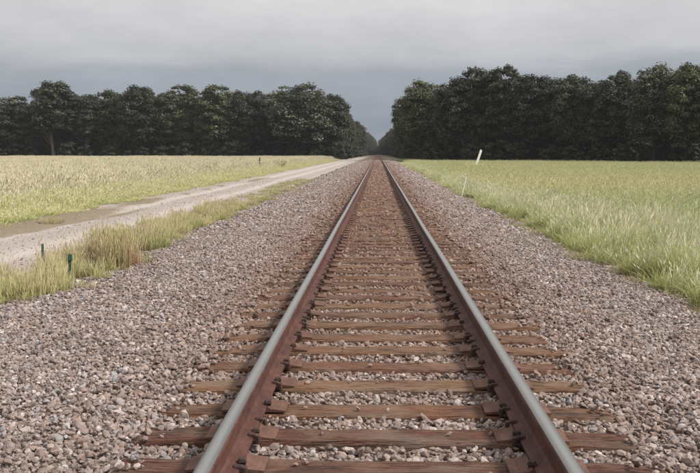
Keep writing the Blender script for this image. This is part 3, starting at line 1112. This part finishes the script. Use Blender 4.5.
def make_tree(seed, H=18.0, Rad=5.2, low=0.14, leaf=0.46, nclump=230, per=150, dome=1.0):
    """trunk with limbs, and a crown of leaf clumps hung through the crown's volume; returns the two meshes"""
    rr = np.random.default_rng(seed)
    tv, tf = [], []
    top = 0.8 * H
    path, rad = [], []
    bx_, by_ = rr.normal(0, 0.4, 2)
    for i in range(8):
        k = i / 7
        path.append((bx_ * math.sin(k * 2.2), by_ * math.sin(k * 1.7), k * top))
        rad.append(0.30 * (1 - k) ** 0.8 + 0.05 + (0.14 if i == 0 else 0))
    tube(tv, tf, path, rad, 8)
    cen = np.array((0, 0, H * (low + 1) / 2))
    hz = H * (1 - low) / 2
    lobes = rr.normal(size=(7, 3)); lobes /= np.linalg.norm(lobes, axis=1)[:, None]
    amp = rr.uniform(-0.14, 0.15, 7)

    def env(d):
        f = 0.92 + sum(a * max(0, float(d @ l)) ** 3 for a, l in zip(amp, lobes))
        return f
    C, CR = [], []
    for i in range(nclump):
        d = rr.normal(size=3); d /= np.linalg.norm(d)
        f = rr.uniform(0.12, 1.0) ** 0.40 * env(d) * 0.86
        zz = d[2]
        hxy = math.hypot(d[0], d[1])
        w = (1 - abs(zz) ** 2.6) ** (1 / 2.6) / max(hxy, 0.05)     # fuller than an ellipsoid at shoulder and skirt
        w = min(w, 1.6) * (1.0 if zz > 0 else 1.0 - 0.12 * zz * zz * dome)
        C.append(cen + np.array((d[0] * Rad * f * w, d[1] * Rad * f * w, zz * hz * f)))
        CR.append((rr.uniform(0.65, 1.0) if f > 0.74 and rr.random() < 0.6 else rr.uniform(0.95, 1.7)) * Rad / 5.2)
    for i in range(11):                          # limbs to some of the clumps
        c = C[int(rr.integers(0, len(C)))]
        z0 = float(np.clip(c[2] - rr.uniform(2, 5), 0.16 * H, top * 0.92))
        k = z0 / top
        p0 = np.array((bx_ * math.sin(k * 2.2), by_ * math.sin(k * 1.7), z0))
        mid = p0 * 0.5 + c * 0.5 + np.array((0, 0, -0.6))
        tube(tv, tf, [p0, mid, c], [0.13, 0.09, 0.03], 5)
    trunk = mesh('trunk', tv, tf, smooth=True)
    LV, SH, PA = [], [], []
    for c, r in zip(C, CR):
        n = int(per * rr.uniform(0.6, 1.3) * (r / (1.2 * Rad / 5.2)) ** 2)
        d = rr.normal(size=(n, 3)); d /= np.linalg.norm(d, axis=1)[:, None]
        d[:, 2] = np.where(d[:, 2] < -0.3, -d[:, 2] * 0.6, d[:, 2])
        rad_ = r * rr.uniform(0.45, 1.08, (n, 1))
        p = c + d * rad_ * np.array((1.0, 1.0, 0.82))
        nrm = d * 1.0 + rr.normal(0, 0.42, (n, 3)) + np.array((0, 0, 0.30))
        nrm /= np.linalg.norm(nrm, axis=1)[:, None]
        u = np.cross(nrm, rr.normal(size=(n, 3))); u /= np.linalg.norm(u, axis=1)[:, None] + 1e-9
        v = np.cross(nrm, u)
        s = leaf * rr.uniform(0.55, 1.2, (n, 1)) * 0.5
        quad = np.stack([p - u * s, p - v * s * 0.62, p + u * s, p + v * s * 0.62], 1)
        LV.append(quad.reshape(-1, 3))
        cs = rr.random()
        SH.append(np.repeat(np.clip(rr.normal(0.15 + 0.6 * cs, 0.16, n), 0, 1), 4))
        pl = (rr.random() < 0.45) * 0.55
        PA.append(np.repeat((rr.random(n) < pl).astype(float), 4))
    LV = np.concatenate(LV)
    F = np.arange(len(LV)).reshape(-1, 4)
    crown = mesh('crown', LV, F, attrs={'shade': np.concatenate(SH), 'pale': np.concatenate(PA)})
    return trunk, crown


protos = []
for i, kw in enumerate([dict(low=0.04, Rad=5.4), dict(low=0.06, Rad=4.8), dict(low=0.08, Rad=6.0, nclump=260), dict(low=0.20, Rad=4.6),
                        dict(low=0.08, Rad=5.0), dict(low=0.05, Rad=5.6), dict(low=0.03, Rad=5.6, nclump=240)]):
    t_, c_ = make_tree(500 + i, **kw)
    t_.materials.append(M_bark)
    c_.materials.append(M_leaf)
    protos.append((t_, c_, kw['Rad']))
pale_trunks = []
for t_, c_, r_ in protos:
    q = t_.copy(); q.materials.clear(); q.materials.append(M_bark_pale)
    pale_trunks.append(q)


def tree(x, y, H, Rr, v, col, label, pale=0.0, pale_trunk=False, group=None, name='broadleaf_tree', ang=None):
    t_, c_, r0 = protos[v]
    e = empty(name, (x, y, float(gz(x, y)) - 0.1))
    e.rotation_euler = (0, 0, random.uniform(0, 6.28) if ang is None else ang)
    sc = (Rr / r0, Rr / r0, H / 18.0)
    k = link('trunk', pale_trunks[v] if pale_trunk else t_, [], e)
    k.scale = sc
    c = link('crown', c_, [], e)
    c.scale = sc
    c.color = (*col, pale)
    tag(e, label, 'tree', group)
    return e


def at(px, z):
    return CAM.x + (px - 378.0) / FPX * z


def ht(ytop, z):
    return (153 - ytop) * z / FPX + 1.482 + 0.5


DG = (0.028, 0.032, 0.018)                      # foliage colours
MG = (0.038, 0.044, 0.022)
LG = (0.058, 0.070, 0.030)
YG = (0.066, 0.076, 0.029)
BG_ = (0.025, 0.027, 0.018)
GL, GR_ = 'trees along the front of the left wood', 'trees along the front of the right wood'
# left wood: pixel of trunk, pixel of the crown's top, crown radius in pixels, prototype, colour, pale leaves, pale trunk, label
left_front = [
    (-14, 97, 22, 0, DG, 0.1, False, 'dark broadleaf tree partly cut by the left edge of the photo'),
    (14, 97, 23, 1, MG, 0.30, False, 'grey green tree with a pale leaning bough, at far left of the wood'),
    (52, 80, 19, 3, DG, 0.12, True, 'tallest tree of the left wood with a thin pale trunk showing'),
    (84, 93, 18, 3, DG, 0.10, True, 'dark narrow tree just right of the tallest left tree'),
    (112, 87, 20, 0, MG, 0.10, False, 'rounded dark green tree second right of the tallest left tree'),
    (138, 84, 20, 5, DG, 0.06, False, 'broad dark tree with a high top, midway along the left wood'),
    (164, 92, 18, 4, MG, 0.05, False, 'lower mid green tree between the broad dark and lime topped ones'),
    (186, 86, 18, 1, LG, 0.05, False, 'lime topped tree, left one of the two bright crowns in the left wood'),
    (216, 86, 18, 1, LG, 0.05, False, 'lime topped tree, right one of the two bright crowns in the left wood'),
    (238, 90, 19, 4, DG, 0.08, False, 'dark low skirted tree just right of the lime topped pair'),
    (262, 90, 20, 6, BG_, 0.15, False, 'blackish tree tucked against the silvery domed one'),
    (300, 86, 30, 2, MG, 0.62, False, 'big domed tree flecked with silvery leaves, near the track on the left'),
    (334, 93, 17, 6, DG, 0.22, False, 'round dark tree at the trackside corner of the left wood'),
]
for i, (p, yt, rp, v, col, pale, pt, lab) in enumerate(left_front):
    z = 252 + 3.0 * math.sin(i * 2.1) + (-3 if p == 300 else 0)
    tree(at(p, z), z, ht(yt, z) * 1.06, rp * z / FPX * 1.25, v, col, lab, pale, pt, GL)
right_front = [
    (405, 96, 11, 4, MG, 0.12, False, 222, 'low dark tree at the trackside corner of the right wood'),
    (424, 83, 24, 2, YG, 0.10, False, 202, 'yellow green topped round tree near the track in the right wood'),
    (456, 76, 22, 6, BG_, 0.10, False, 192, 'dark tree left of the twin tallest crowns in the right wood'),
    (478, 64, 22, 0, DG, 0.10, False, 192, 'tallest dark crown behind the leaning white post'),
    (504, 65, 22, 4, DG, 0.08, False, 188, 'second of the twin tallest crowns, just right of the leaning post'),
    (534, 74, 22, 5, BG_, 0.10, False, 184, 'blackish broad tree right of the twin tallest crowns'),
    (564, 74, 22, 6, MG, 0.12, False, 180, 'mid green rounded tree halfway along the right wood'),
    (592, 79, 20, 0, DG, 0.06, False, 176, 'lowest topped dark tree in the middle of the right wood'),
    (616, 71, 22, 4, DG, 0.14, False, 172, 'dark tree left of the bright crown at the right end'),
    (650, 68, 26, 2, MG, 0.20, False, 162, 'broad tree with pale speckled leaves left of the bright crown'),
    (680, 63, 24, 5, YG, 0.16, False, 158, 'bright yellow green crown near the right edge of the photo'),
    (714, 66, 26, 6, MG, 0.14, False, 154, 'mid green tree cut by the right edge of the photo'),
]
for i, (p, yt, rp, v, col, pale, pt, z, lab) in enumerate(right_front):
    tree(at(p, z), z, ht(yt, z) * 1.06, rp * z / FPX * 1.25, v, col, lab, pale, pt, GR_)
# trees lining the cutting behind the two woods
ordn = ['first', 'second', 'third', 'fourth', 'fifth']
for i, (p, yt, z, x) in enumerate([(350, 102, 285, -12.5), (356, 112, 325, -12.6), (362, 120, 385, -12.2), (366, 127, 480, -12.0), (369, 133, 610, -12.0)]):
    tree(x, z, ht(yt, z), 4.6, (i * 3 + 4) % 7, DG, f'dark trackside tree left of the line, {ordn[i]} beyond the wood corner', 0.1, False, 'trees lining the track')
for i, (p, yt, z, x) in enumerate([(398, 103, 262, 10.6), (395, 110, 310, 11.2), (392, 118, 380, 11.2), (389, 128, 480, 11.6), (386, 135, 620, 12.0)]):
    tree(x, z, ht(yt, z), 4.4, (i * 3 + 6) % 7, DG, f'dark trackside tree right of the line, {ordn[i]} beyond the wood corner', 0.1, False, 'trees lining the track')

# the rest of both woods: one mass each
joined = []
for i, (t_, c_, r0) in enumerate(protos):
    nv = len(t_.vertices)
    tvv = np.zeros(nv * 3, np.float32); t_.vertices.foreach_get('co', tvv)
    cvv = np.zeros(len(c_.vertices) * 3, np.float32); c_.vertices.foreach_get('co', cvv)
    Vv = np.concatenate([tvv.reshape(-1, 3), cvv.reshape(-1, 3)])
    Ff = [tuple(p.vertices) for p in t_.polygons] + (np.arange(len(c_.vertices)) + nv).reshape(-1, 4).tolist()
    att = {}
    for k in ('shade', 'pale'):
        arr = np.zeros(len(c_.vertices), np.float32); c_.attributes[k].data.foreach_get('value', arr)
        att[k] = np.concatenate([np.zeros(nv), arr])
    me = mesh('wood_tree', Vv, Ff, [0] * len(t_.polygons) + [1] * (len(c_.vertices) // 4), attrs=att)
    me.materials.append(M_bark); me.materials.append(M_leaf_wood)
    joined.append(me)


def wood(name, Q, label, hs):
    Q = np.asarray(Q)
    n = len(Q)
    s = np.asarray(hs)
    pts = np.stack([Q[:, 0], Q[:, 1], gz(Q[:, 0], Q[:, 1]) - 0.1], 1)
    rot = np.stack([np.zeros(n), np.zeros(n), rng.uniform(0, 6.28, n)], 1)
    w = rng.uniform(0.9, 1.15, n)
    o = scatter(name, pts, rot, np.stack([s * w, s * w, s], 1), rng.integers(0, 7, n), joined)
    tag(o, label, 'woodland', kind='stuff')
    print(name, n)


Q, Hs = [], []
for row in range(6):
    y = 258 + row * 9
    for x in np.arange(-175, -12, 7.5):
        Q.append((x + rng.normal(0, 1.6) if x < -22 else x - 3, y + rng.normal(0, 1.6)))
        Hs.append(rng.uniform(0.86, 1.02))
for y in np.arange(262, 1250, 8.5):
    near = 6.5 * min(1, max(0, (y - 400) / 450))
    for x in (-13.5, -21, -29):
        if y > 310 or x < -14:
            Q.append((x + near + rng.normal(0, 0.8), y + rng.normal(0, 2))); Hs.append(rng.uniform(0.8, 1.02))
wood('left_woodland', Q, 'deep dark woodland filling the left side behind the front trees', Hs)
Q, Hs = [], []
for row in range(6):
    for x in np.arange(16, 120, 7.5):
        yf = 206 - (x - 10) * 0.62
        Q.append((x + rng.normal(0, 1.6), yf + 8 + row * 8.5 + rng.normal(0, 1.6)))
        Hs.append(rng.uniform(0.86, 1.0))
for y in np.arange(236, 1250, 8.5):
    near = 6.0 * min(1, max(0, (y - 400) / 450))
    for x in (12.8, 20, 28):
        if y > 300 or x > 14:
            Q.append((x - near + rng.normal(0, 0.8), y + rng.normal(0, 2))); Hs.append(rng.uniform(0.8, 1.02))
wood('right_woodland', Q, 'deep dark woodland filling the right side behind the front trees', Hs)
Q = [(x + rng.normal(0, 1.5), 900 + rng.normal(0, 12)) for x in np.arange(-30, 31, 2.0)]
wood('far_woodland', Q, 'tiny distant trees closing the end of the line', [rng.uniform(0.4, 0.6) for _ in Q])

# undergrowth along the feet of the woods
ub, uc = make_tree(590, H=4.0, Rad=2.6, low=-0.25, leaf=0.34, nclump=34, per=120)
uc.materials.append(mat_leaf('bramble_leaf', False, (0.014, 0.0165, 0.009)))
pts = []
for x in np.arange(-150, -11, 2.6):
    if min(abs(x + 93.3), abs(x + 84.2)) > 2.2:
        pts.append((x + rng.normal(0, 0.7), 247.0 + rng.normal(0, 1.2)))
    for k in range(4):
        pts.append((x + rng.normal(0, 0.7), 257.0 + 9 * k + rng.normal(0, 1.5)))
for x in np.arange(11, 100, 2.4):
    yf = 206 - (x - 10) * 0.62
    pts.append((x + rng.normal(0, 0.7), min(yf - 13, 215 - x) + rng.normal(0, 1.2)))
    pts.append((x + rng.normal(0, 0.7), yf - 4 + rng.normal(0, 1.2)))
    for k in range(4):
        pts.append((x + rng.normal(0, 0.7), yf + 4 + 9 * k + rng.normal(0, 1.2)))
for y in np.arange(215, 700, 5):
    pts.append((9.6 + rng.normal(0, 0.5), y)); pts.append((-10.8 + rng.normal(0, 0.5), y + 45))
for x in np.arange(-24, 25, 1.8):
    pts.append((x, 880 + rng.normal(0, 4)))
pts = np.array(pts)
n = len(pts)
o = scatter('undergrowth', np.stack([pts[:, 0], pts[:, 1], gz(pts[:, 0], pts[:, 1])], 1),
            np.stack([np.zeros(n), np.zeros(n), rng.uniform(0, 6.28, n)], 1),
            np.repeat(rng.uniform(0.6, 1.5, (n, 1)), 3, 1), np.zeros(n, int), [uc])
tag(o, 'dark brambles and saplings along the feet of both woods', 'undergrowth', kind='stuff')


# ------------------------------------------------------------------ posts, stakes, weeds
def wpost_fn(bm):
    add_box(bm, (0, 0, 1.28), (0.26, 0.10, 2.56), 0.97, 0.01)
    for v in bm.verts:                          # top sawn on the slant
        if v.co.z > 2.3:
            v.co.z += -0.35 * v.co.x


z = 104.0
x = at(473.6, z)
o = link('marker_post', bm_mesh('marker_post', wpost_fn, [M_white]), [], None, (x, z, float(gz(x, z)) - 0.05))
o.rotation_euler = (R(-3), R(19), R(8))
tag(o, 'thick white wooden post leaning right in front of the dark wood', 'post')


clump('grass_clump', at(474.2, 102.0), 102.0, field_t, 9, 0.5, 1.6, 2.1, 'tall yellow green grass clump at the foot of the leaning white post', (G_field, G_field_head))


def stake_fn(bm):
    bmesh.ops.create_cone(bm, cap_ends=True, segments=8, radius1=0.023, radius2=0.020, depth=0.80, matrix=Matrix.Translation((0, 0, 0.40)))
    bmesh.ops.create_cone(bm, cap_ends=True, segments=8, radius1=0.027, radius2=0.015, depth=0.05, matrix=Matrix.Translation((0, 0, 0.822)))


z = 36.0
x = float(right_edge(36.0)) - 0.12
o = link('marker_stake', bm_mesh('marker_stake', stake_fn, [M_stake_white]), [], None, (x, z, float(gz(x, z)) - 0.04))
o.rotation_euler = (0, R(13), 0)
tag(o, 'thin whitish stake tilting at the edge of the right stones', 'stake')


def tpost_fn(h, cap):
    def fn(bm):
        add_box(bm, (0, 0, h / 2), (0.044, 0.006, h))
        add_box(bm, (0, 0.021, h / 2 - 0.004), (0.007, 0.036, h - 0.008))
        for k in range(int(h / 0.06)):
            add_box(bm, (0, -0.007, 0.05 + k * 0.06), (0.014, 0.008, 0.018))
        if cap:
            add_box(bm, (0.004, 0.0, h - 0.05), (0.064, 0.046, 0.10), 0.85, 0.008)
    return fn


x, y = -4.46, 12.35
o = link('fence_post', bm_mesh('fence_post', tpost_fn(0.40, True), [M_green_post]), [], None, (x, y, float(gz(x, y)) - 0.02))
o.rotation_euler = (R(2), R(3), R(20))
tag(o, 'short dark green metal stake with a thick cap in left grass', 'stake', 'green stakes in the left grass strip')
x, y = -5.20, 13.35
o = link('fence_post', bm_mesh('fence_post', tpost_fn(0.46, False), [M_green_post]), [], None, (x, y, float(gz(x, y)) - 0.02))
o.rotation_euler = (R(-2), R(-2), R(35))
tag(o, 'slim plain green metal stake deeper in the left grass', 'stake', 'green stakes in the left grass strip')


def field_post_fn(bm):
    bmesh.ops.create_cone(bm, cap_ends=True, segments=9, radius1=0.085, radius2=0.075, depth=1.5, matrix=Matrix.Translation((0, 0, 0.75)))
    for v in bm.verts:
        if v.co.z > 1.4:
            v.co.z += 0.25 * v.co.x


z = 96.0
x = at(259.3, z)
o = link('field_post', bm_mesh('field_post', field_post_fn, [M_grey_post]), [], None, (x, z, float(gz(x, z)) - 0.05))
o.rotation_euler = (0, R(2), 0)
tag(o, 'dark wooden post standing in the straw field left of the road', 'post')

G_weed = mat_grass('weed_leaf', (0.05, 0.06, 0.025), (0.085, 0.11, 0.04), (0.15, 0.18, 0.07), None, trans=0.3)


def weed_mesh(seed, h, r, n):
    """broad leaves on several upright stems"""
    rr = np.random.default_rng(seed)
    V, F, T, SH = [], [], [], []
    for s in range(n):
        a = rr.uniform(0, 6.28); lean = rr.uniform(0.1, 0.9) * r
        tip = np.array((math.cos(a) * lean, math.sin(a) * lean, h * rr.uniform(0.6, 1.0)))
        b = len(V)
        tube(V, F, [(0.1 * tip[0], 0.1 * tip[1], 0), tip * 0.55, tip], [0.012, 0.009, 0.004], 4)
        T += [0.3] * (len(V) - b); SH += [0.5] * (len(V) - b)
        for k in range(16):
            f = rr.uniform(0.2, 1.0)
            p = tip * f
            la = rr.uniform(0, 6.28)
            L = 0.16 * h * rr.uniform(0.7, 1.4) + 0.03
            d = np.array((math.cos(la), math.sin(la), rr.uniform(-0.2, 0.7))); sd_ = np.array((-math.sin(la), math.cos(la), 0))
            b = len(V)
            for q in (p, p + d * L * 0.5 + sd_ * L * 0.26, p + d * L, p + d * L * 0.5 - sd_ * L * 0.26):
                V.append(tuple(q))
            F.append((b, b + 1, b + 2, b + 3))
            T += [0.4, 0.7, 1.0, 0.7]; SH += [rr.random()] * 4
    me = mesh('weed', V, F, attrs={'t': T, 'shade': SH})
    me.materials.append(G_weed)
    return me


for k, (p, z, h, r, lab) in enumerate([
        (103, 98, 1.25, 0.55, 'leafy dark weed in the straw field, left one of a close pair'),
        (109, 97, 1.30, 0.55, 'leafy dark weed in the straw field, right one of a close pair'),
        (57, 72, 1.05, 0.35, 'single small dark weed in the straw field at left'),
        (281, 104, 1.0, 0.9, 'low dark weed in the straw field near the gravel road')]):
    x = at(p, z)
    o = link('field_weed', weed_mesh(700 + k, h, r, 12), [], None, (x, z, float(gz(x, z))))
    tag(o, lab, 'weed', 'weeds in the straw field')
z = 35.0
x = at(470.5, z)
o = link('field_weed', weed_mesh(720, 0.20, 0.42, 14), [], None, (x, z, float(gz(x, z))))
tag(o, 'flat dark green weed at the foot of the pale stake', 'weed')

# ------------------------------------------------------------------ rain haze, density added to lift the dark tones of the woods
bm = bmesh.new()
bmesh.ops.create_cube(bm, size=1)
for v in bm.verts:
    v.co = Vector((v.co.x * 6100, v.co.y * 3400 + 1350, v.co.z * 32 + 14.4))
me = bpy.data.meshes.new('haze')
bm.to_mesh(me); bm.free()
hm = bpy.data.materials.new('lifting_haze')
hm.use_nodes = True
t = NT(hm.node_tree)
t.n.clear()
pv = t.node('ShaderNodeVolumePrincipled')
pv.inputs['Color'].default_value = (0.62, 0.63, 0.66, 1)
pv.inputs['Density'].default_value = 0.00016
pv.inputs['Anisotropy'].default_value = 0.0
t.link(pv.outputs[0], t.node('ShaderNodeOutputMaterial').inputs['Volume'])
o = link('haze', me, [hm])
tag(o, 'thin grey rain haze over the fields, thickened to lift the dark woods', 'haze', kind='stuff')
